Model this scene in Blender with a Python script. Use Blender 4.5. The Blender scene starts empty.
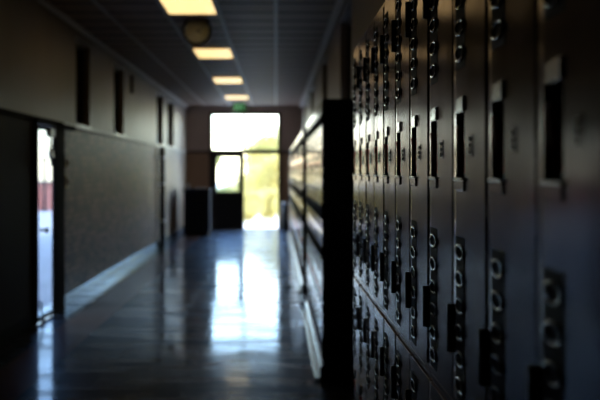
import bpy, bmesh, math, random
from mathutils import Vector, Matrix
random.seed(7)
S = bpy.context.scene
COL = S.collection
EYE = 1.43            # camera height
CEIL = 3.09
XL, XR = -2.25, 0.65  # corridor walls
YB, YE = -2.6, 26.6   # wall behind, far wall
DX = 0.315            # locker front plane
LW, LT = 0.305, 0.914 # one locker: width, height
PL = 0.103            # plinth height

# ------------------------------------------------------------------ materials
def mat(name, col, rough=0.5, metal=0.0, spec=0.5, coat=0.0, coat_rough=0.1):
    m = bpy.data.materials.new(name); m.use_nodes = True
    b = m.node_tree.nodes['Principled BSDF']
    b.inputs['Base Color'].default_value = (*col, 1)
    b.inputs['Roughness'].default_value = rough
    b.inputs['Metallic'].default_value = metal
    b.inputs['Specular IOR Level'].default_value = spec
    b.inputs['Coat Weight'].default_value = coat
    b.inputs['Coat Roughness'].default_value = coat_rough
    return m
def nodes(m): return m.node_tree.nodes, m.node_tree.links, m.node_tree.nodes['Principled BSDF']
def noisy(m, c1, c2, scale=6.0, detail=4.0, rough=None, bump=0.0, stretch=(1,1,1)):
    n, l, b = nodes(m)
    tc = n.new('ShaderNodeTexCoord'); mp = n.new('ShaderNodeMapping'); mp.inputs['Scale'].default_value = stretch
    nz = n.new('ShaderNodeTexNoise'); nz.inputs['Scale'].default_value = scale; nz.inputs['Detail'].default_value = detail
    rp = n.new('ShaderNodeValToRGB')
    rp.color_ramp.elements[0].position = .32; rp.color_ramp.elements[1].position = .7
    rp.color_ramp.elements[0].color = (*c1, 1); rp.color_ramp.elements[1].color = (*c2, 1)
    l.new(tc.outputs['Object'], mp.inputs['Vector']); l.new(mp.outputs['Vector'], nz.inputs['Vector'])
    l.new(nz.outputs['Fac'], rp.inputs['Fac']); l.new(rp.outputs['Color'], b.inputs['Base Color'])
    if rough:
        mr = n.new('ShaderNodeMapRange'); mr.inputs['To Min'].default_value, mr.inputs['To Max'].default_value = rough
        l.new(nz.outputs['Fac'], mr.inputs['Value']); l.new(mr.outputs['Result'], b.inputs['Roughness'])
    if bump:
        bp = n.new('ShaderNodeBump'); bp.inputs['Strength'].default_value = bump; bp.inputs['Distance'].default_value = .01
        l.new(nz.outputs['Fac'], bp.inputs['Height']); l.new(bp.outputs['Normal'], b.inputs['Normal'])
    return m
def emis(name, col, strength, base=(.8,.8,.8)):
    m = mat(name, base, .4); b = m.node_tree.nodes['Principled BSDF']
    b.inputs['Emission Color'].default_value = (*col, 1); b.inputs['Emission Strength'].default_value = strength
    return m

M = {}
M['locker'] = noisy(mat('locker_paint', (.05,.045,.042), .3), (.009,.008,.0075), (.015,.0132,.0122), 9, 4, (.13,.2))
_n, _l, _b = nodes(M['locker'])
_z = _n.new('ShaderNodeTexNoise'); _z.inputs['Scale'].default_value = 5; _z.inputs['Detail'].default_value = 1
_g = _n.new('ShaderNodeNewGeometry'); _l.new(_g.outputs['Position'], _z.inputs['Vector'])
_p = _n.new('ShaderNodeBump'); _p.inputs['Strength'].default_value = .25; _p.inputs['Distance'].default_value = .006
_l.new(_z.outputs['Fac'], _p.inputs['Height']); _l.new(_p.outputs['Normal'], _b.inputs['Normal'])
M['carcass'] = mat('locker_body_paint', (.016,.015,.015), .17)
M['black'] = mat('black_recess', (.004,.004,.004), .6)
M['hinge'] = mat('black_hinge', (.006,.006,.006), .45)
M['plate'] = mat('brushed_plate', (.5,.49,.48), .25, .6)
M['latch'] = mat('red_brown_latch', (.6,.08,.045), .65, spec=.1)
M['louver'] = mat('louver_paint', (.03,.03,.031), .16, .2)
M['stud'] = mat('steel_stud', (.6,.6,.58), .3, 1)
M['plinth'] = noisy(mat('plinth_concrete', (.07,.07,.07), .3), (.09,.09,.095), (.14,.14,.14), 12, 5, (.18,.3))
M['cream'] = noisy(mat('cream_paint', (.5,.45,.38), .38, spec=.3), (.23,.18,.14), (.29,.235,.185), 1.3, 3, (.38,.52), .05)
M['endwall'] = noisy(mat('mauve_grey_paint', (.3,.25,.24), .5), (.46,.37,.34), (.52,.42,.39), 1.5, 3, (.45,.6))
M['tan'] = noisy(mat('tan_brown_paint', (.34,.22,.14), .5), (.31,.2,.125), (.37,.245,.16), 2, 3, (.45,.6))
M['darkwall'] = noisy(mat('dark_brown_panel', (.02,.016,.013), .5), (.012,.009,.007), (.02,.014,.011), 2, 3, (.6,.75), 0, (1,1,.2))
M['darkwall'].node_tree.nodes['Principled BSDF'].inputs['Specular IOR Level'].default_value = .15
M['frame'] = mat('black_frame', (.010,.010,.011), .4)
M['jamb'] = mat('matte_black_jamb', (.006,.006,.006), .8, spec=.1)
M['wframe'] = mat('pale_reveal', (.8,.78,.75), .3)
M['darkglass'] = mat('dark_window_glass', (.006,.006,.007), .12)
M['ceil'] = noisy(mat('ceiling_tile', (.26,.24,.23), .55, spec=.3), (.47,.34,.265), (.58,.43,.34), 40, 5)
M['tbar'] = mat('ceiling_grid_metal', (.72,.67,.63), .5)
M['ledge'] = mat('pale_ledge', (.4,.36,.32), .45)
M['base'] = mat('vinyl_baseboard', (.05,.05,.055), .2)
M['diffuser'] = emis('warm_diffuser', (1.0,.70,.30), 1.75)
M['lframe'] = mat('light_frame', (.5,.45,.36), .5)
M['clockface'] = mat('clock_face', (.95,.88,.55), .5)
M['exit'] = emis('exit_green', (.03,.30,.06), .4, (.02,.15,.03))
M['exittext'] = emis('exit_text', (.5,1,.55), .5)
M['housing'] = mat('dark_housing', (.03,.03,.03), .5)
M['paledoor'] = mat('pale_grey_door_enamel', (.80,.85,.93), .27, .9)
M['pink'] = mat('pink_frosted_glass', (.95,.5,.45), .4, .6)
M['closer'] = mat('dark_closer_metal', (.012,.012,.012), .35)
M['chrome'] = mat('satin_chrome', (.6,.6,.62), .28, 1)
M['pipe'] = mat('grey_painted_pipe', (.07,.07,.07), .25)
M['bluebin'] = mat('navy_plastic', (.035,.05,.095), .8, spec=.1)
M['paper'] = mat('pale_paper', (.6,.6,.62), .6)
M['ground'] = noisy(mat('concrete_ground', (.5,.48,.45), .85), (.62,.6,.56), (.75,.72,.68), 1.2, 4)
M['bark'] = mat('bark', (.12,.09,.06), .9)
M['wallplate'] = mat('ivory_plate', (.45,.36,.27), .4)
M['rubber'] = mat('black_rubber', (.01,.01,.01), .7)
# clear glass
def glass():
    m = bpy.data.materials.new('clear_door_glass'); m.use_nodes = True
    n, l = m.node_tree.nodes, m.node_tree.links
    for x in list(n): n.remove(x)
    o = n.new('ShaderNodeOutputMaterial'); mx = n.new('ShaderNodeMixShader')
    t = n.new('ShaderNodeBsdfTransparent'); g = n.new('ShaderNodeBsdfGlossy'); g.inputs['Roughness'].default_value = .02
    mx.inputs['Fac'].default_value = .06
    l.new(t.outputs[0], mx.inputs[1]); l.new(g.outputs[0], mx.inputs[2]); l.new(mx.outputs[0], o.inputs['Surface'])
    return m
M['glass'] = glass()
M['tintglass'] = glass()
for q in M['tintglass'].node_tree.nodes:
    if q.type == 'BSDF_TRANSPARENT': q.inputs['Color'].default_value = (.48,.52,.56,1)
M['pinkbrick'] = noisy(mat('pink_brick', (.6,.2,.15), .8), (.55,.17,.12), (.68,.27,.21), 6, 4)
for q in M['glass'].node_tree.nodes:
    if q.type == 'BSDF_TRANSPARENT': q.inputs['Color'].default_value = (.86,.9,.92,1)
# leaves: yellow green, translucent
def leafmat(name, c):
    m = bpy.data.materials.new(name); m.use_nodes = True
    n, l = m.node_tree.nodes, m.node_tree.links
    for x in list(n): n.remove(x)
    o = n.new('ShaderNodeOutputMaterial'); mx = n.new('ShaderNodeMixShader'); mx.inputs['Fac'].default_value = .5
    d = n.new('ShaderNodeBsdfDiffuse'); t = n.new('ShaderNodeBsdfTranslucent')
    d.inputs['Color'].default_value = (*c, 1); t.inputs['Color'].default_value = (c[0]*1.1, c[1]*1.1, c[2]*.8, 1)
    l.new(d.outputs[0], mx.inputs[1]); l.new(t.outputs[0], mx.inputs[2]); l.new(mx.outputs[0], o.inputs['Surface'])
    return m
M['leaf_yellow'] = leafmat('yellow_green_leaves', (.56,.49,.22))
M['leaf_green'] = leafmat('soft_green_leaves', (.42,.42,.22))
# glazed wall tile on the left
def tile_wall():
    m = mat('brown_glazed_tile', (.08,.06,.05), .45, spec=.12)
    n, l, b = nodes(m)
    g = n.new('ShaderNodeNewGeometry'); sp = n.new('ShaderNodeSeparateXYZ'); cb = n.new('ShaderNodeCombineXYZ')
    l.new(g.outputs['Position'], sp.inputs[0]); l.new(sp.outputs['Y'], cb.inputs['X']); l.new(sp.outputs['Z'], cb.inputs['Y'])
    br = n.new('ShaderNodeTexBrick'); br.inputs['Scale'].default_value = 1
    br.inputs['Brick Width'].default_value = .2; br.inputs['Row Height'].default_value = .065
    br.inputs['Mortar Size'].default_value = .006; br.inputs['Bias'].default_value = -.2
    br.inputs['Color1'].default_value = (.11,.050,.032,1); br.inputs['Color2'].default_value = (.42,.225,.155,1)
    br.inputs['Mortar'].default_value = (.035,.027,.023,1)
    l.new(cb.outputs[0], br.inputs['Vector']); l.new(br.outputs['Color'], b.inputs['Base Color'])
    bp = n.new('ShaderNodeBump'); bp.inputs['Strength'].default_value = .35; bp.inputs['Distance'].default_value = .004; bp.invert = True
    l.new(br.outputs['Fac'], bp.inputs['Height']); l.new(bp.outputs['Normal'], b.inputs['Normal'])
    return m
M['tile'] = tile_wall()
# polished vinyl floor tiles with a brown border along the left wall
def floor_mat():
    m = mat('polished_vinyl_tile', (.03,.03,.03), .16)
    n, l, b = nodes(m)
    g = n.new('ShaderNodeNewGeometry'); sp = n.new('ShaderNodeSeparateXYZ')
    l.new(g.outputs['Position'], sp.inputs[0])
    br = n.new('ShaderNodeTexBrick'); br.inputs['Scale'].default_value = 1; br.offset = 0
    br.inputs['Brick Width'].default_value = .305; br.inputs['Row Height'].default_value = .305
    br.inputs['Mortar Size'].default_value = .0025; br.inputs['Bias'].default_value = 0
    br.inputs['Color1'].default_value = (.02,.019,.02,1); br.inputs['Color2'].default_value = (.07,.055,.046,1)
    br.inputs['Mortar'].default_value = (.008,.008,.008,1)
    l.new(g.outputs['Position'], br.inputs['Vector'])
    nz = n.new('ShaderNodeTexNoise'); nz.inputs['Scale'].default_value = 1.6; nz.inputs['Detail'].default_value = 6
    l.new(g.outputs['Position'], nz.inputs['Vector'])
    lt = n.new('ShaderNodeMath'); lt.operation = 'LESS_THAN'; lt.inputs[1].default_value = -1.64
    gt = n.new('ShaderNodeMath'); gt.operation = 'GREATER_THAN'; gt.inputs[1].default_value = -2.0
    l.new(sp.outputs['X'], lt.inputs[0]); l.new(sp.outputs['X'], gt.inputs[0])
    mu = n.new('ShaderNodeMath'); mu.operation = 'MULTIPLY'; l.new(lt.outputs[0], mu.inputs[0]); l.new(gt.outputs[0], mu.inputs[1])
    mx = n.new('ShaderNodeMixRGB'); mx.inputs['Color2'].default_value = (.30,.145,.08,1)
    l.new(mu.outputs[0], mx.inputs['Fac']); l.new(br.outputs['Color'], mx.inputs['Color1'])
    m2 = n.new('ShaderNodeMixRGB'); m2.blend_type = 'MULTIPLY'; m2.inputs['Fac'].default_value = .5
    l.new(mx.outputs[0], m2.inputs['Color1']); l.new(nz.outputs['Fac'], m2.inputs['Color2'])
    l.new(m2.outputs[0], b.inputs['Base Color'])
    mr = n.new('ShaderNodeMapRange'); mr.inputs['From Min'].default_value = .3; mr.inputs['From Max'].default_value = .7
    mr.inputs['To Min'].default_value = .06; mr.inputs['To Max'].default_value = .13
    l.new(nz.outputs['Fac'], mr.inputs['Value']); l.new(mr.outputs['Result'], b.inputs['Roughness'])
    bp = n.new('ShaderNodeBump'); bp.inputs['Strength'].default_value = .2; bp.inputs['Distance'].default_value = .002; bp.invert = True
    l.new(br.outputs['Fac'], bp.inputs['Height'])
    n2 = n.new('ShaderNodeTexNoise'); n2.inputs['Scale'].default_value = 2.2; n2.inputs['Detail'].default_value = 3
    l.new(g.outputs['Position'], n2.inputs['Vector'])
    b2 = n.new('ShaderNodeBump'); b2.inputs['Strength'].default_value = .16; b2.inputs['Distance'].default_value = .012
    l.new(n2.outputs['Fac'], b2.inputs['Height']); l.new(bp.outputs['Normal'], b2.inputs['Normal']); l.new(b2.outputs['Normal'], b.inputs['Normal'])
    return m
M['floor'] = floor_mat()
def tint_gloss(m, tint, ior=1.42, haze=0):                     # gloss over the body colour, its tint paints the hue of reflected light
    n, l, b = nodes(m); b.inputs['Specular IOR Level'].default_value = 0
    gl = n.new('ShaderNodeBsdfGlossy'); gl.inputs['Color'].default_value = (*tint, 1); fr = n.new('ShaderNodeFresnel'); fr.inputs['IOR'].default_value = ior
    mx = n.new('ShaderNodeMixShader')
    for k in b.inputs['Roughness'].links: l.new(k.from_socket, gl.inputs['Roughness'])
    if not b.inputs['Roughness'].links: gl.inputs['Roughness'].default_value = b.inputs['Roughness'].default_value
    for k in list(b.inputs['Normal'].links): l.new(k.from_socket, gl.inputs['Normal']); l.new(k.from_socket, fr.inputs['Normal'])
    top = gl
    if haze:                                      # wear: dull streaks across the corridor and dull patches
        ge = n.new('ShaderNodeNewGeometry'); mp = n.new('ShaderNodeMapping'); mp.inputs['Scale'].default_value = (.7, 2.6, 1)
        nw = n.new('ShaderNodeTexNoise'); nw.inputs['Scale'].default_value = 1.3; nw.inputs['Detail'].default_value = 7; nw.inputs['Roughness'].default_value = .65
        l.new(ge.outputs['Position'], mp.inputs['Vector']); l.new(mp.outputs['Vector'], nw.inputs['Vector'])
        rw = n.new('ShaderNodeValToRGB'); rw.color_ramp.elements[0].position = .36; rw.color_ramp.elements[1].position = .58
        rw.color_ramp.elements[0].color = (tint[0]*.42, tint[1]*.40, .38, 1); rw.color_ramp.elements[1].color = (*tint, 1)
        l.new(nw.outputs['Fac'], rw.inputs['Fac']); l.new(rw.outputs['Color'], gl.inputs['Color'])
    if haze:                                      # wider gloss lobe, tinted blue to paint a halo around reflections
        g2 = n.new('ShaderNodeBsdfGlossy'); g2.inputs['Color'].default_value = (tint[0]*.72, tint[1]*.85, 1, 1); g2.inputs['Roughness'].default_value = .36
        top = n.new('ShaderNodeMixShader'); top.inputs[0].default_value = haze
        l.new(gl.outputs[0], top.inputs[1]); l.new(g2.outputs[0], top.inputs[2])
    l.new(fr.outputs[0], mx.inputs[0]); l.new(b.outputs[0], mx.inputs[1]); l.new(top.outputs[0], mx.inputs[2])
    l.new(mx.outputs[0], n['Material Output'].inputs['Surface'])
tint_gloss(M['locker'], (.84,.765,.76), 1.5); tint_gloss(M['floor'], (.86,.92,1.0), 1.42, .2); tint_gloss(M['base'], (.72,.86,1.0), 1.5)

# ------------------------------------------------------------------ mesh helpers
class MB:
    def __init__(s): s.bm = bmesh.new(); s.mats = []
    def mi(s, m):
        if m not in s.mats: s.mats.append(m)
        return s.mats.index(m)
    def _paint(s, faces, m, smooth=False):
        i = s.mi(m)
        for f in faces: f.material_index = i; f.smooth = smooth
    def box(s, a, b, m, bev=0.0, seg=1):
        t = bmesh.new()
        bmesh.ops.create_cube(t, size=1)
        c = [(a[k]+b[k])/2 for k in range(3)]; d = [abs(b[k]-a[k]) for k in range(3)]
        for v in t.verts: v.co = Vector([c[k]+v.co[k]*d[k] for k in range(3)])
        if bev: bmesh.ops.bevel(t, geom=list(t.edges), offset=bev, segments=seg, affect='EDGES', profile=.5)
        s.add(t, m); return s
    def add(s, t, m, smooth=False, matrix=None):
        if matrix is not None: bmesh.ops.transform(t, matrix=matrix, verts=list(t.verts))
        i = s.mi(m); mp = {}
        for v in t.verts: mp[v] = s.bm.verts.new(v.co)
        for f in t.faces:
            try:
                g = s.bm.faces.new([mp[v] for v in f.verts]); g.material_index = i; g.smooth = smooth
            except ValueError: pass
        t.free(); return s
    def cyl(s, p, q, r, m, n=16, r2=None, smooth=True):
        p, q = Vector(p), Vector(q); d = q-p
        t = bmesh.new()
        bmesh.ops.create_cone(t, cap_ends=True, segments=n, radius1=r, radius2=r if r2 is None else r2, depth=d.length)
        rot = d.to_track_quat('Z', 'Y').to_matrix().to_4x4()
        return s.add(t, m, smooth, Matrix.Translation((p+q)/2) @ rot)
    def ball(s, c, r, m, sc=(1,1,1), n=12):
        t = bmesh.new(); bmesh.ops.create_uvsphere(t, u_segments=n, v_segments=n//2+2, radius=r)
        return s.add(t, m, True, Matrix.Translation(c) @ Matrix.Diagonal((*sc, 1)))
    def quad(s, pts, m):
        f = s.bm.faces.new([s.bm.verts.new(p) for p in pts]); s._paint([f], m); return s
    def mesh(s, name):
        bmesh.ops.recalc_face_normals(s.bm, faces=list(s.bm.faces)) if len(s.bm.faces) < 20000 else None
        me = bpy.data.meshes.new(name); s.bm.to_mesh(me); s.bm.free()
        for m in s.mats: me.materials.append(m)
        return me
    def build(s, name, parent=None, loc=(0,0,0), **kw):
        o = bpy.data.objects.new(name, s.mesh(name)); COL.objects.link(o); o.location = loc
        if parent: o.parent = parent
        for k, v in kw.items(): o[k] = v
        return o
def empty(name, loc, **kw):
    o = bpy.data.objects.new(name, None); COL.objects.link(o); o.location = loc; o.empty_display_size = .1
    for k, v in kw.items(): o[k] = v
    return o
def structure(mb, name, parent=None):
    return mb.build(name, parent, kind='structure')
def copy_tree(o, parent=None):
    c = o.copy(); COL.objects.link(c)
    if parent: c.parent = parent
    for ch in o.children: copy_tree(ch, c)
    return c

# ------------------------------------------------------------------ the corridor shell
structure(MB().box((XL-.2, YB, -.12), (XR+.2, YE+.15, 0), M['floor']), 'floor')
structure(MB().box((XL-.2, YB, CEIL), (XR+.2, YE+.2, CEIL+.15), M['ceil']), 'ceiling')
g = MB()                                       # suspended ceiling grid
for x in (0.0, -.585, -1.145, -1.76, .6):
    g.box((x-.02, YB, CEIL-.012), (x+.02, YE, CEIL+.004), M['tbar'])
y = YE - .3
while y > YB:
    g.box((XL, y-.018, CEIL-.007), (XR, y+.018, CEIL+.004), M['housing']); y -= .61
structure(g, 'trim_ceiling_grid')
structure(MB().box((XL, YB, CEIL-.06), (XL+.05, YE, CEIL), M['tbar'], .012, 2).box((XR-.05, YB, CEIL-.06), (XR, YE, CEIL), M['tbar'], .012, 2), 'trim_1')

WZ0, WZ1 = EYE+.525, EYE+1.52                   # clerestory window band
LEDGE = EYE+.50
lwin = [(11.95,12.87),(14.75,15.75),(20.1,21.15),(22.1,23.4)]
rwin = [(3.0,4.2),(9.2,10.75),(13.5,14.9),(18.4,19.9),(22.8,24.2)]
D0, D1 = 9.94, 10.74                            # left door
def upper_wall(side, wins):
    m = MB(); x0, x1 = (XL-.2, XL) if side == 'left' else (XR, XR+.2)
    ys = [YB] + [v for w in wins for v in w] + [YE]
    for k in range(0, len(ys), 2):
        m.box((x0, ys[k], LEDGE), (x1, ys[k+1], CEIL), M['cream'])
    for a, b in wins:
        m.box((x0, a, LEDGE), (x1, b, WZ0), M['cream']); m.box((x0, a, WZ1), (x1, b, CEIL), M['cream'])
    if side == 'right':
        m.box((x0, YB, 0), (x1, YE, LEDGE), M['cream'])
    else:
        m.box((x0, YB, 0), (x1, D0-.06, LEDGE), M['darkwall'])
        m.box((x0, D0-.06, 2.0+.0), (x1, 11.19, LEDGE), M['darkwall']) if LEDGE > 2.0 else None
        m.box((XL-.04, 11.19, 0), (x1, 11.8, LEDGE), M['tile']); m.box((x0, 11.8, 0), (x1, 20.2, LEDGE), M['tile'])
        m.box((x0, 20.2, 0), (x1, YE, LEDGE), M['cream'])
    structure(m, 'wall_' + side)
upper_wall('left', lwin); upper_wall('right', rwin)
wn = 0
for side, wins in (('left', lwin), ('right', rwin)):
    s = 1 if side == 'left' else -1; xf = XL if side == 'left' else XR
    for a, b in wins:
        wn += 1
        w = empty(f'window_{wn}', (xf-s*.1, (a+b)/2, WZ0), kind='structure')
        h = (b-a)/2; H = WZ1-WZ0
        f = MB()
        for (p, q) in (((-.03,-h,0),(.03,-h+.06,H)), ((-.03,h-.06,0),(.03,h,H)), ((-.03,-h,0),(.03,h,.05)), ((-.03,-h,H-.05),(.03,h,H)), ((-.025,-.02,0),(.025,.02,H))):
            f.box(p, q, M['frame'])
        f.build('window_frame', w)
        MB().box((-.008-s*.02,-h,0), (.008-s*.02,h,H), M['darkglass']).build('pane', w)
        MB().box((s*.03,-h,-.004), (s*.125,h,.014), M['wframe']).box((s*.03,-h,H-.012), (s*.10,h,H+.004), M['wframe']).build('sill', w)
# cap ledge on the lower left wall, and the same line on the far wall
structure(MB().box((XL, 11.19, LEDGE-.02), (XL+.025, YE, LEDGE+.025), M['ledge'], .004).box((XL, YB, LEDGE-.02), (XL+.02, 11.19, LEDGE+.02), M['jamb']), 'trim_2')
structure(MB().box((XL, 11.19, 0), (XL+.018, YE, .12), M['base'], .004).box((XL, YB, 0), (XL+.015, D0-.1, .12), M['jamb'], .004), 'baseboard_left')
structure(MB().box((XR-.015, YB, 0), (XR, YE, .12), M['base'], .004), 'baseboard_right')
structure(MB().box((XL-.2, YB-.15, 0), (XR+.2, YB, CEIL), M['cream']), 'wall_back')

# far wall with the glazed door opening
OX0, OX1, OT = -1.675, 0.125, EYE+1.5
e = MB()
e.box((XL-.2, YE, LEDGE), (OX0, YE+.18, CEIL), M['endwall']); e.box((OX1, YE, LEDGE), (XR+.2, YE+.18, CEIL), M['endwall'])
e.box((XL-.2, YE, 0), (OX0, YE+.18, LEDGE), M['tan']); e.box((OX1, YE, 0), (XR+.2, YE+.18, LEDGE), M['tan'])
e.box((OX0, YE, OT), (OX1, YE+.18, CEIL), M['endwall'])
structure(e, 'wall_end')
structure(MB().box((XL, YE-.02, LEDGE-.03), (OX0, YE, LEDGE+.03), M['frame']).box((OX1, YE-.02, LEDGE-.03), (XR, YE, LEDGE+.03), M['frame']), 'trim_3')
w = empty('window_10', ((OX0+OX1)/2, YE+.06, LEDGE), kind='structure')
hw = (OX1-OX0)/2; mx = -.80-(OX0+OX1)/2; TH = OT-LEDGE
f = MB()
f.box((-hw,-.05,0), (-hw+.08,.05,TH), M['frame']); f.box((hw-.08,-.05,0), (hw,.05,TH), M['frame'])
f.box((-hw,-.05,TH-.075), (hw,.05,TH), M['frame']); f.box((-hw,-.06,-.05), (hw,.06,.06), M['frame'])
f.box((mx-.022,-.04,0), (mx+.022,.04,TH), M['frame'])
f.box((-hw,-.05,-LEDGE), (-hw+.05,.05,0), M['frame']); f.box((hw-.05,-.05,-LEDGE), (hw,.05,0), M['frame'])
f.box((-hw,-.07,-LEDGE), (hw,.07,-LEDGE+.012), M['frame'])
f.build('window_frame', w)
MB().box((-hw+.05,-.004,.04), (hw-.05,.004,TH-.05), M['glass']).build('pane', w)
# left leaf: closed, small window over a solid panel; right leaf: swung open outdoors
LX0, LX1 = OX0+.05, -.80
d = empty('door_1', (LX0, YE+.06, 0.0125), kind='structure')
Wd = LX1-LX0; HD = LEDGE-.06; g0, g1 = .145, Wd-.135; z0, z1 = EYE-.52, EYE+.355
b = MB()
b.box((0,-.022,0), (g0,.022,HD), M['frame'], .003); b.box((g1,-.022,0), (Wd,.022,HD), M['frame'], .003)
b.box((g0,-.022,0), (g1,.022,z0), M['frame'], .003); b.box((g0,-.022,z1), (g1,.022,HD), M['frame'], .003)
b.build('door_panel', d)
MB().box((g0,-.004,z0), (g1,.004,z1), M['glass']).build('pane', d)
MB().box((g0-.02,-.075,EYE-.44-.12), (g1+.06,-.05,EYE-.44-.06), M['closer'], .006).box((g0-.02,-.05,EYE-.55),(g0+.02,-.02,EYE-.51),M['closer']).box((g1+.02,-.05,EYE-.55),(g1+.06,-.02,EYE-.51),M['closer']).build('push_bar', d)
d = empty('door_2', (OX1-.05, YE+.10, 0.014), kind='structure')
b = MB(); W2 = .86
b.box((-.022,0,0), (.022,.10,HD), M['frame'], .003); b.box((-.022,W2-.10,0), (.022,W2,HD), M['frame'], .003)
b.box((-.022,.10,0), (.022,W2-.10,.25), M['frame'], .003); b.box((-.022,.10,HD-.1), (.022,W2-.10,HD), M['frame'], .003)
b.build('door_panel', d)
MB().box((-.004,.10,.25), (.004,W2-.10,HD-.1), M['glass']).build('pane', d)
d.rotation_euler.z = math.radians(-8)

# glazed door in the left wall, daylight beyond it
fr = MB()
fr.box((XL-.2, D0-.06, 0), (XL+.02, D0, LEDGE), M['jamb']); fr.box((XL-.012, D1, 0), (XL+.03, 11.19, LEDGE), M['jamb'])
fr.box((XL-.2, D0-.06, LEDGE-.045), (XL+.03, 11.8, LEDGE), M['jamb'])
structure(fr, 'trim_4')
d = empty('door_3', (XL+.025, D1-.005, 0.012), kind='structure')
Wd = D1-D0-.015; HD = LEDGE-.07
# local: leaf runs along -y from the hinge; front at x=0
b = MB()
b.box((-.03,-Wd,0), (0,-Wd+.03,HD), M['jamb']); b.box((-.03,-.018,0), (0,0,HD), M['jamb'])
b.box((-.03,-Wd,0), (0,0,.035), M['jamb']); b.box((-.03,-Wd,HD-.04), (0,0,HD), M['jamb'])
b.build('door_panel', d)
MB().box((-.018,-Wd+.03,.035), (-.012,-.018,HD-.04), M['tintglass']).build('pane', d)
MB().box((0,-.46,EYE+.33), (.045,-.22,EYE+.41), M['closer'], .006).build('door_closer', d)
ar = MB(); ar.cyl((.03,-.40,EYE+.34), (.07,-.58,EYE+.24), .011, M['closer']).cyl((.07,-.58,EYE+.24), (.05,-.42,EYE+.05), .013, M['closer']).box((.02,-.47,EYE+.12),(.06,-.37,EYE+.2),M['chrome'],.01)
ar.build('closer_arm', d)
MB().cyl((0,-Wd+.07,.87), (.05,-Wd+.07,.87), .012, M['closer']).ball((.065,-Wd+.07,.87), .03, M['closer'], (.7,1,1)).build('door_handle', d)
MB().cyl((0,-Wd+.1,.16), (.03,-Wd+.08,.03), .01, M['closer']).ball((.03,-Wd+.08,.018), .018, M['rubber']).box((0,-Wd+.07,.13),(.012,-Wd+.13,.2),M['closer'],.003).build('door_stop', d)

# ------------------------------------------------------------------ lockers
# local: x = 0 door front (corridor side is -x), far edge at y = 0, near edge at y = -LW, z = 0 bottom of the tier
DEP = XR-DX-.001
ORD = ['first','second','third','fourth','fifth','sixth','seventh','eighth','ninth','tenth','eleventh','twelfth','thirteenth','fourteenth','fifteenth','sixteenth','seventeenth','eighteenth','nineteenth',
       'twentieth','twenty-first','twenty-second','twenty-third','twenty-fourth','twenty-fifth','twenty-sixth','twenty-seventh','twenty-eighth','twenty-ninth','thirtieth','thirty-first','thirty-second','thirty-third','thirty-fourth',
       'thirty-fifth','thirty-sixth','thirty-seventh','thirty-eighth','thirty-ninth','fortieth']
U0, U1, Z0, Z1 = .013, LW-.013, .015, LT-.015    # door outline
P0, P1, PZ0, PZ1 = .028, .115, .402, .515        # handle pocket
LOUV = [.840,.794,.750,.706,.660,.615, .276,.230,.184,.139,.093,.048]
def carcass_mb():
    a, c = -LW+.0005, -.0005
    mb = MB().box((.019,a,0), (DEP,c,LT), M['carcass'], .0015)
    for p, q in (((.0045,a,0),(.0195,c,.0135)), ((.0045,a,LT-.0135),(.0195,c,LT))):
        mb.box(p, q, M['locker'], .0008)
    for y0, y1, x0, x1 in ((a,a+.0115,.00125,.00125), (c-.0115,c,.0007,.00125)):   # stile faces, leaning a little towards the far end
        t = bmesh.new(); bmesh.ops.create_cube(t, size=1)
        for v in t.verts:
            v.co = Vector((.0195 if v.co.x > 0 else (x1 if v.co.y > 0 else x0), y1 if v.co.y > 0 else y0, LT/2+v.co.z*(LT-.027)))
        mb.add(t, M['locker'])
    return mb
def door_mb(mb=None, seg=2):
    t = bmesh.new()
    us, zs = [U0,P0,P1,U1], [Z0,PZ0,PZ1,Z1]
    drop = [.00072,0,0,0]
    nu, nz = len(us), len(zs)
    F = [[t.verts.new((dx,-u,z)) for z in zs] for u, dx in zip(us, drop)]
    for i in range(nu-1):
        for j in range(nz-1):
            if (i, j) != (1, 1): t.faces.new((F[i][j],F[i+1][j],F[i+1][j+1],F[i][j+1]))
    rim = [F[i][0] for i in range(nu)] + [F[-1][j] for j in range(1,nz)] + [F[i][-1] for i in range(nu-2,-1,-1)] + [F[0][j] for j in range(nz-2,0,-1)]
    B = [t.verts.new((.018,v.co.y,v.co.z)) for v in rim]
    n = len(rim)
    for k in range(n): t.faces.new((rim[k],B[k],B[(k+1)%n],rim[(k+1)%n]))
    t.normal_update()
    es = [ed for ed in t.edges if all(v in rim for v in ed.verts) and len(ed.link_faces) == 2 and abs(ed.link_faces[0].normal.dot(ed.link_faces[1].normal)) < .5]
    bmesh.ops.bevel(t, geom=es, offset=.0024, segments=seg+1, affect='EDGES', profile=.5)
    mb = mb or MB(); mb.add(t, M['locker']); return mb
def pocket_mb(mb=None):
    mb = mb or MB(); a, c, z0, z1, dp = P0, P1, PZ0, PZ1, .017
    q = lambda *p: mb.quad([(x,-u,z) for x,u,z in p], M['black'])
    q((dp,a,z0),(dp,c,z0),(dp,c,z1),(dp,a,z1)); q((0,a,z0),(dp,a,z0),(dp,a,z1),(0,a,z1)); q((0,c,z0),(dp,c,z0),(dp,c,z1),(0,c,z1))
    q((0,a,z0),(0,c,z0),(dp,c,z0),(dp,a,z0)); q((0,a,z1),(0,c,z1),(dp,c,z1),(dp,a,z1))
    return mb
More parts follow.
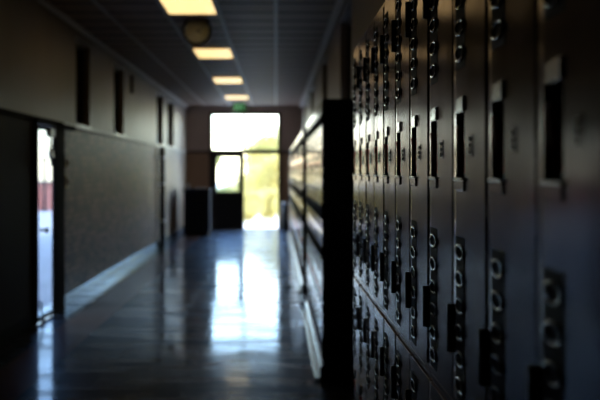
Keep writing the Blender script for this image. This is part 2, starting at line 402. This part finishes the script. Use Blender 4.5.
def louver_mb(zs, mb=None, nu=22, nv=4):
    mb = mb or MB()
    il = mb.mi(M['louver'])
    z0, z1 = min(zs)-.026, max(zs)+.026
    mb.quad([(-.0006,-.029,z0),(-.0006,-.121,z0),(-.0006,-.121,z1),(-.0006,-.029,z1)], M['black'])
    nt = 6
    for z in zs:                                  # each vent is a pressed oval opening with a rolled rim
        ring = []
        for i in range(nu):
            an = 2*math.pi*i/nu; ca, sa = math.cos(an), math.sin(an)
            cy_, cz_ = -(.076+.037*ca), z+.0118*sa
            nrm = Vector((0, -.0118*ca, .037*sa)).normalized()
            row = []
            for j in range(nt):
                f_ = 2*math.pi*j/nt
                row.append(mb.bm.verts.new((-.0012-.0030*math.sin(f_), cy_+nrm.y*.0032*math.cos(f_), cz_+nrm.z*.0032*math.cos(f_))))
            ring.append(row)
        for i in range(nu):
            for j in range(nt):
                f = mb.bm.faces.new((ring[i][j],ring[(i+1)%nu][j],ring[(i+1)%nu][(j+1)%nt],ring[i][(j+1)%nt])); f.material_index = il; f.smooth = True
    return mb
def plates_top(mb=None):
    mb = mb or MB(); t = bmesh.new(); bmesh.ops.create_cube(t, size=1)
    for v in t.verts: v.co = Vector((.004 if v.co.x > 0 else (.0003 if v.co.y > 0 else -.0042), -.072+v.co.y*.088, .528+v.co.z*.026))
    bmesh.ops.bevel(t, geom=list(t.edges), offset=.0015, segments=2, affect='EDGES')
    return mb.add(t, M['plate'])
def plates_bot(mb=None):
    mb = (mb or MB()).box((-.003,-.116,.381), (.004,-.028,.400), M['locker'], .0012, 2)
    return mb.box((-.0055,-.114,.3985), (.004,-.030,.4035), M['stud'], .0012, 2)
def latch_mb(mb=None):
    mb = mb or MB(); t = bmesh.new(); bmesh.ops.create_cube(t, size=1)
    for v in t.verts: v.co = Vector((v.co.x*.010, v.co.y*.02, v.co.z*.082))
    bmesh.ops.bevel(t, geom=list(t.edges), offset=.003, segments=2, affect='EDGES')
    return mb.add(t, M['latch'], False, Matrix.Translation((.0055,-.05,.452)) @ Matrix.Rotation(math.radians(8),4,'X') @ Matrix.Rotation(math.radians(-7),4,'Y'))
def number_mb(mb=None):
    mb = (mb or MB()).box((-.001,-.192,.438), (.001,-.152,.474), M['locker'], .0004)
    for k in range(3): mb.ball((-.0012,-.172,.446+.010*k), .0042, M['stud'], (.55,1,1), 10)
    return mb
def hinge_mb(z, mb=None):
    mb = mb or MB()
    mb.cyl((-.003,-LW+.0085,z-.042), (-.003,-LW+.0085,z+.042), .0072, M['hinge'], 14)
    return mb.box((-.003,-LW+.0085,z-.040), (.004,-LW+.036,z+.040), M['hinge'], .001)
HZ = (.772, .135)
def make_locker():
    r = empty('locker', (0,0,0), category='locker')
    carcass_mb().build('carcass', r)
    d = door_mb().build('door', r)
    pocket_mb().build('handle_recess', d)
    latch_mb().build('latch', d, label='red-brown latch lever')
    plates_top().build('strike_plate', d); plates_bot().build('strike_plate', d)
    louver_mb(LOUV[:6]).build('vent_louvers', d); louver_mb(LOUV[6:]).build('vent_louvers', d)
    number_mb().build('number_plate', d)
    for z in HZ: hinge_mb(z).build('hinge', d)
    return r
def make_far_locker():                           # far bank: all in one small mesh
    mb = carcass_mb(); door_mb(mb, 1); pocket_mb(mb); latch_mb(mb); plates_top(mb); plates_bot(mb)
    louver_mb(LOUV[:6], mb, 10); louver_mb(LOUV[6:], mb, 10); number_mb(mb)
    for z in HZ: hinge_mb(z, mb)
    o = mb.build('locker'); o['category'] = 'locker'; return o
proto = make_locker(); far_proto = make_far_locker(); used = {}
def bank(y_far, n, who, group, src, end):
    """end: 'far' counts columns from the far end, 'near' from the near end"""
    for tier in (1, 0):
        for k in range(n):
            if src not in used: o = src; used[src] = 1
            else: o = copy_tree(src)
            o.location = (DX, y_far-k*LW, PL+tier*LT)
            for ch in o.children:
                if ch.name.startswith('door'): ch.rotation_euler.z = random.uniform(-.004,.004)
            idx = k if end == 'far' else n-1-k
            o['label'] = f"{'upper' if tier else 'lower'} dark metal locker, {ORD[idx]} from the {end} end of the {who}"
            o['group'] = f"{'upper' if tier else 'lower'} {group}"
bank(4.33, 11, 'nearest locker bank', 'lockers of the nearest bank', proto, 'far')
bank(10.94, 12, 'middle locker bank', 'lockers of the middle bank', proto, 'near')
bank(24.84, 40, 'farthest locker bank', 'lockers of the farthest bank', far_proto, 'near')
for (a, c, lab) in ((.974,4.33,'under the nearest locker bank'), (7.28,10.94,'under the middle locker bank'), (12.64,24.84,'under the farthest locker bank')):
    pk = MB().box((DX-.012, a, 0), (XR-.016, c, PL-.001), M['carcass'], .006, 2).build('locker_plinth', label='low dark base plinth running '+lab, category='plinth', group='locker plinths')
    MB().box((DX-.052, a, 0), (DX-.011, c, .022), M['plinth'], .008, 3).build('kick_lip', pk)

# ------------------------------------------------------------------ ceiling lights, clock, exit sign
def ceiling_light(y_far, lab):
    r = empty('ceiling_light', (-.865, y_far-.61, CEIL-.016), label=lab, category='ceiling light', group='recessed ceiling lights')
    f = MB()
    for p, q in (((-.265,-.61,-.002),(-.245,.61,.012)), ((.245,-.61,-.002),(.265,.61,.012)), ((-.265,-.61,-.002),(.265,-.585,.012)), ((-.265,.585,-.002),(.265,.61,.012))):
        f.box(p, q, M['lframe'])
    f.build('light_frame', r)
    MB().box((-.245,-.585,.0), (.245,.585,.010), M['diffuser']).build('diffuser', r)
ceiling_light(11.1, 'glowing warm ceiling light directly above the round clock, largest in view')
ceiling_light(15.4, 'glowing warm ceiling light just beyond the round clock')
ceiling_light(19.75, 'glowing warm ceiling light, second one beyond the clock')
ceiling_light(24.1, 'glowing warm ceiling light closest to the end doors')

cy = 11.6; cz = EYE+141/1064*cy
c = empty('wall_clock', (-(276-197)/1064*cy, cy, cz), label='round dark-rimmed clock hanging below the ceiling between two lights', category='clock')
R = .153
t = MB()
N = 40                                            # lathe the rim round the y axis
prof = [(R-.016,-.030),(R-.004,-.036),(R+.008,-.030),(R+.012,0),(R+.008,.030),(R-.004,.036),(R-.016,.030)]
for k in range(N):
    a0, a1 = 2*math.pi*k/N, 2*math.pi*(k+1)/N
    for j in range(len(prof)-1):
        (r0,y0),(r1,y1) = prof[j], prof[j+1]
        t.quad([(r0*math.cos(a0),y0,r0*math.sin(a0)),(r0*math.cos(a1),y0,r0*math.sin(a1)),(r1*math.cos(a1),y1,r1*math.sin(a1)),(r1*math.cos(a0),y1,r1*math.sin(a0))], M['housing'])
t.build('rim', c)
MB().cyl((0,-.022,0), (0,.022,0), R-.010, M['clockface'], 40).build('clock_face', c)
tk = MB()
for k in range(12):
    bx = bmesh.new(); bmesh.ops.create_cube(bx, size=1)
    for v in bx.verts: v.co = Vector((v.co.x*.008, v.co.y*.002, v.co.z*.022))
    tk.add(bx, M['black'], False, Matrix.Rotation(k*math.pi/6,4,'Y') @ Matrix.Translation((0,-.0235,R-.034)))
tk.build('hour_marks', c)
for nm, L, ang, wd in (('hour_hand',.065,118,.010), ('minute_hand',.10,62,.007)):
    bx = bmesh.new(); bmesh.ops.create_cube(bx, size=1)
    for v in bx.verts: v.co = Vector((v.co.x*wd, v.co.y*.002, v.co.z*L))
    MB().add(bx, M['black'], False, Matrix.Rotation(math.radians(ang),4,'Y') @ Matrix.Translation((0,-.026,L/2-.01))).build(nm, c)
top = CEIL-.012-cz
MB().box((-.05,-.03,R+.004), (.05,.03,top), M['housing'], .004).build('mount', c)

sg = empty('exit_sign', (-.87, 25.3, CEIL-.013), label='small green exit sign hanging under the ceiling before the end doors', category='exit sign')
MB().box((-.14,-.03,-.19), (.14,.03,-.02), M['exit'], .004).build('sign_panel', sg)
MB().box((-.02,-.015,-.02), (.02,.015,.0), M['housing']).build('mount', sg)
tx = MB()
def strokes(x, segs):
    for (a, b2, c2, d2) in segs: tx.box((x+a,-.034,-.17+b2), (x+c2,-.031,-.17+d2), M['exittext'])
w_, h_, s_ = .045, .11, .012
strokes(-.115, [(0,.01,s_,.12),(0,.01,w_,.01+s_),(0,.06,w_*.85,.06+s_),(0,.12-s_,w_,.12)])
for sgn in (1,-1):
    bx = bmesh.new(); bmesh.ops.create_cube(bx, size=1)
    for v in bx.verts: v.co = Vector((v.co.x*s_, v.co.y*.003, v.co.z*.115))
    tx.add(bx, M['exittext'], False, Matrix.Translation((-.035,-.0325,-.105)) @ Matrix.Rotation(sgn*math.radians(22),4,'Y'))
strokes(.015, [(0,.01,s_,.12)])
strokes(.055, [(w_/2-s_/2,.01,w_/2+s_/2,.12),(0,.12-s_,w_,.12)])
tx.build('lettering', sg)

# ------------------------------------------------------------------ things on the walls and the floor
p = MB(); p.cyl((XL+.075,20.35,.002), (XL+.075,20.35,LEDGE-.03), .055, M['pipe'], 20)
pp = empty('wall_pipe', (0,0,0), label='dark upright pipe on the left wall below the third window', category='pipe')
p.build('pipe_run', pp)
for z in (.5, 1.2, 1.7):
    br = MB(); br.cyl((XL+.075,20.35,z-.02), (XL+.075,20.35,z+.02), .062, M['chrome'], 20); br.box((XL+.001,20.33,z-.015), (XL+.03,20.37,z+.015), M['chrome']); br.build('pipe_clamp', pp)
def wallplate(y, z, h, lab):
    r = empty('wall_plate', (XL+.001, y, z), label=lab, category='switch plate', group='plates beside the left door')
    MB().box((0,-.05,-h/2), (.012,.05,h/2), M['wallplate'], .003).build('plate', r)
    MB().box((.012,-.012,-.025), (.022,.012,.025), M['housing'], .002).build('toggle', r)
wallplate(11.42, EYE+.10, .11, 'upper small ivory plate on the tiled wall beside the left door')
wallplate(11.42, EYE-.11, .13, 'lower small ivory plate on the tiled wall beside the left door')
sp = empty('wall_speaker', (XL+.001, 16.5, EYE+1.36), label='small dark box high on left wall between second and third windows', category='speaker')
MB().box((0,-.055,-.14), (.035,.055,.14), M['pipe'], .006).build('speaker_box', sp)
MB().box((.035,-.04,-.12), (.038,.04,.12), M['housing']).build('grille', sp)

bn = empty('storage_bin', (-1.79, 24.3, 0.0), label='dark blue waist-high bin against the far left corner beside doors', category='bin')
MB().box((-.29,-.30,.05), (.29,.30,.98), M['bluebin'], .02, 3).build('bin_body', bn)
MB().box((-.31,-.32,.98), (.31,.32,1.05), M['bluebin'], .018, 3).build('lid', bn)
MB().box((-.27,-.28,0.0), (.27,.28,.06), M['rubber'], .004).build('base', bn)
MB().box((-.10,-.345,.80), (.10,-.30,.83), M['closer'], .006).build('handle', bn)
pa = MB()
pa.box((-.15,-.12,0), (.13,.12,.012), M['paper'], .003); pa.box((-.10,-.10,.012), (.16,.10,.03), M['paper'], .004)
pa.build('paper_stack', loc=(-1.71,24.2,1.0505), label='pale papers lying on top of the dark blue bin', category='papers')
bt = empty('paper_cup', (-1.99, 24.15, 1.0505), label='pale cup standing on the left of the dark blue bin', category='cup')
MB().cyl((0,0,0), (0,0,.10), .032, M['paper'], 20, .042).build('cup_body', bt)
MB().cyl((0,0,.10), (0,0,.112), .044, M['paper'], 20, .040).build('lid', bt)

sb = empty('ash_bin', (.225, 25.9, 0), label='slim dark cylinder bin standing right of the open end door', category='bin')
MB().cyl((0,0,.02), (0,0,.66), .068, M['frame'], 24).build('bin_body', sb)
MB().cyl((0,0,0), (0,0,.03), .085, M['rubber'], 24).build('base', sb)
MB().cyl((0,0,.66), (0,0,.70), .076, M['chrome'], 24, .06).build('lid', sb)

cr = bmesh.new(); bmesh.ops.create_icosphere(cr, subdivisions=3, radius=.034)
for v in cr.verts:
    v.co *= 1 + .28*(random.random()-.5); v.co.z *= .75
mn = min(v.co.z for v in cr.verts)
MB().add(cr, M['rubber'], False, Matrix.Translation((0,0,-mn))).build('crumpled_scrap', loc=(.145,13.0,0.0005), label='small dark crumpled scrap on the shiny floor beside far lockers', category='scrap')

# ------------------------------------------------------------------ outdoors
structure(MB().box((-60, YE+.15, -.14), (60, 140, -.02), M['ground']).box((-60, -30, -.14), (XL-.2, YE+.15, -.02), M['ground']), 'ground_outside')
MB().box((-16, 40.2, -.02), (-6.2, 40.6, 1.0), M['pinkbrick'], .02).box((-16.05, 40.15, 1.0), (-6.15, 40.65, 1.08), M['plinth'], .01).build('garden_wall', label='low pinkish wall outdoors seen through the left glass door', category='wall', kind='thing')
po_ = empty('garden_post', (-8.55, 39.3, -.02), label='dark upright post before the pink wall outside left door', category='post')
MB().cyl((0,0,0), (0,0,1.9), .05, M['frame'], 14).build('post_shaft', po_)
MB().cyl((0,0,0), (0,0,.12), .10, M['frame'], 14, .07).build('base', po_)
MB().ball((0,0,1.93), .08, M['frame']).build('finial', po_)
def crown_mesh(name, m, n, rx, ry, rz, leaf):
    mb = MB(); im = mb.mi(m)
    blobs = [(Vector((random.uniform(-.55,.55)*rx, random.uniform(-.55,.55)*ry, random.uniform(-.5,.55)*rz)), random.uniform(.38,.6)) for _ in range(9)]
    for _ in range(n):
        c, s = random.choice(blobs)
        d = Vector((random.gauss(0,1), random.gauss(0,1), random.gauss(0,1))).normalized()*random.random()**.4
        p = c + Vector((d.x*rx*s, d.y*ry*s, d.z*rz*s))
        a = Vector((random.gauss(0,1), random.gauss(0,1), random.gauss(0,.6))).normalized(); b2 = a.orthogonal().normalized()
        L, Wl = leaf*random.uniform(.7,1.3), leaf*.45
        vs = [mb.bm.verts.new(p+o) for o in (-a*L*.5, b2*Wl*.5, a*L*.5, -b2*Wl*.5)]
        f = mb.bm.faces.new(vs); f.material_index = im
    return mb.mesh(name)
CM = {'y': crown_mesh('leaves', M['leaf_yellow'], 9000, 1, 1, 1, .11), 'g': crown_mesh('leaves', M['leaf_green'], 9000, 1, 1, 1, .11)}
def tree(x, y, h, r, kind, name, lab, cat, low=False):
    t = empty(name, (x, y, -.02), label=lab, category=cat, group='greenery outside the end doors')
    tr = MB(); base = h*.12 if low else h*.4
    tr.cyl((0,0,0), (.02,0,base+h*.2), .035*h/2, M['bark'], 10, .02*h/2)
    for k in range(5):
        a = k*1.256+.4
        tr.cyl((.01,0,base*.8+.05*k), (math.cos(a)*r*.5, math.sin(a)*r*.5, base+h*.25), .014*h/2, M['bark'], 8, .006*h/2)
    tr.build('stem' if low else 'trunk', t)
    o = bpy.data.objects.new('foliage', CM[kind]); COL.objects.link(o); o.parent = t
    zc = h*.47 if low else h*.68
    o.location = (0,0,zc); o.scale = (r, r, (h-zc) if not low else h*.5); o.rotation_euler.z = random.random()*6
tree(-.12, 33.5, 2.1, .85, 'y', 'flowering_bush', 'yellow-green bush filling the right of the open end doorway', 'bush', True)
tree(-.95, 34.6, 1.75, .75, 'y', 'flowering_bush', 'yellow-green bush at the middle of the open end doorway', 'bush', True)
tree(1.25, 36.2, 2.5, .9, 'y', 'flowering_bush', 'taller yellow-green bush cut off by the right doorway edge', 'bush', True)
tree(-1.75, 36.5, 1.15, .8, 'g', 'flowering_bush', 'green bush seen low through the left door window', 'bush', True)
for q, (x, y, h, lab) in enumerate(((-.78, 30.2, .9, 'small pale shrub low in the left of the open doorway'), (-.12, 31.6, .95, 'small pale shrub low in the middle of the open doorway'), (.42, 30.3, .95, 'small pale shrub low at the right doorway edge'))):
    tree(x, y, h, .55, 'y', 'low_shrub', lab, 'bush', True)
tree(.25, 46, 3.5, 1.2, 'y', 'garden_tree', 'pale tree rising above the bushes into the right transom', 'tree')
tree(-1.05, 55, 3.3, 1.2, 'y', 'garden_tree', 'pale tree behind the bushes at the doorway middle', 'tree')
tree(-3.4, 48, 2.6, 1.0, 'g', 'garden_tree', 'green tree behind the left door reaching the transom corner', 'tree')

# ------------------------------------------------------------------ light
wd = bpy.data.worlds.new('World'); S.world = wd; wd.use_nodes = True
n, l = wd.node_tree.nodes, wd.node_tree.links
bg = n['Background']; sk = n.new('ShaderNodeTexSky'); sk.sky_type = 'NISHITA'; sk.sun_disc = False
sk.sun_elevation = math.radians(42); sk.sun_rotation = math.radians(70); sk.air_density = 1.0; sk.dust_density = .6
tn = n.new('ShaderNodeMixRGB'); tn.blend_type = 'MULTIPLY'; tn.inputs['Fac'].default_value = 1; tn.inputs['Color2'].default_value = (1.03,1.0,.99,1)
l.new(sk.outputs['Color'], tn.inputs['Color1']); l.new(tn.outputs[0], bg.inputs['Color']); bg.inputs['Strength'].default_value = 2.6
sl = bpy.data.lights.new('sun', 'SUN'); sl.energy = 7; sl.angle = .01; sl.color = (1,.95,.85)
so = bpy.data.objects.new('sun', sl); COL.objects.link(so)
so.rotation_euler = Vector((-.7,.18,-.8)).to_track_quat('-Z','Y').to_euler()   # light from high on the right
po = bpy.data.lights.new('door_portal', 'AREA'); po.shape = 'RECTANGLE'; po.size = 1.7; po.size_y = 2.9
po.cycles.is_portal = True
pob = bpy.data.objects.new('door_portal', po); COL.objects.link(pob); pob.location = ((OX0+OX1)/2, YE+.2, OT/2)
pob.rotation_euler = (math.radians(-90), 0, 0)

# ------------------------------------------------------------------ camera
cd = bpy.data.cameras.new('camera'); co = bpy.data.objects.new('camera', cd); COL.objects.link(co)
co.location = (0, 0, EYE); co.rotation_euler = (math.radians(90), 0, 0)
cd.sensor_width = 36; cd.lens = 1064/600*36
cd.shift_x = .04; cd.shift_y = -28/600
cd.clip_start = .05; cd.clip_end = 500
cd.dof.use_dof = True; cd.dof.focus_distance = 2.6; cd.dof.aperture_fstop = 4.1
S.camera = co

S.view_settings.view_transform = 'Standard'; S.view_settings.look = 'None'
S.view_settings.gamma = 1; S.view_settings.use_curve_mapping = False; S.view_settings.exposure = -0.28
S.cycles.use_denoising = True
S.cycles.max_bounces = 10; S.cycles.diffuse_bounces = 5; S.cycles.glossy_bounces = 6
S.cycles.sample_clamp_indirect = 6
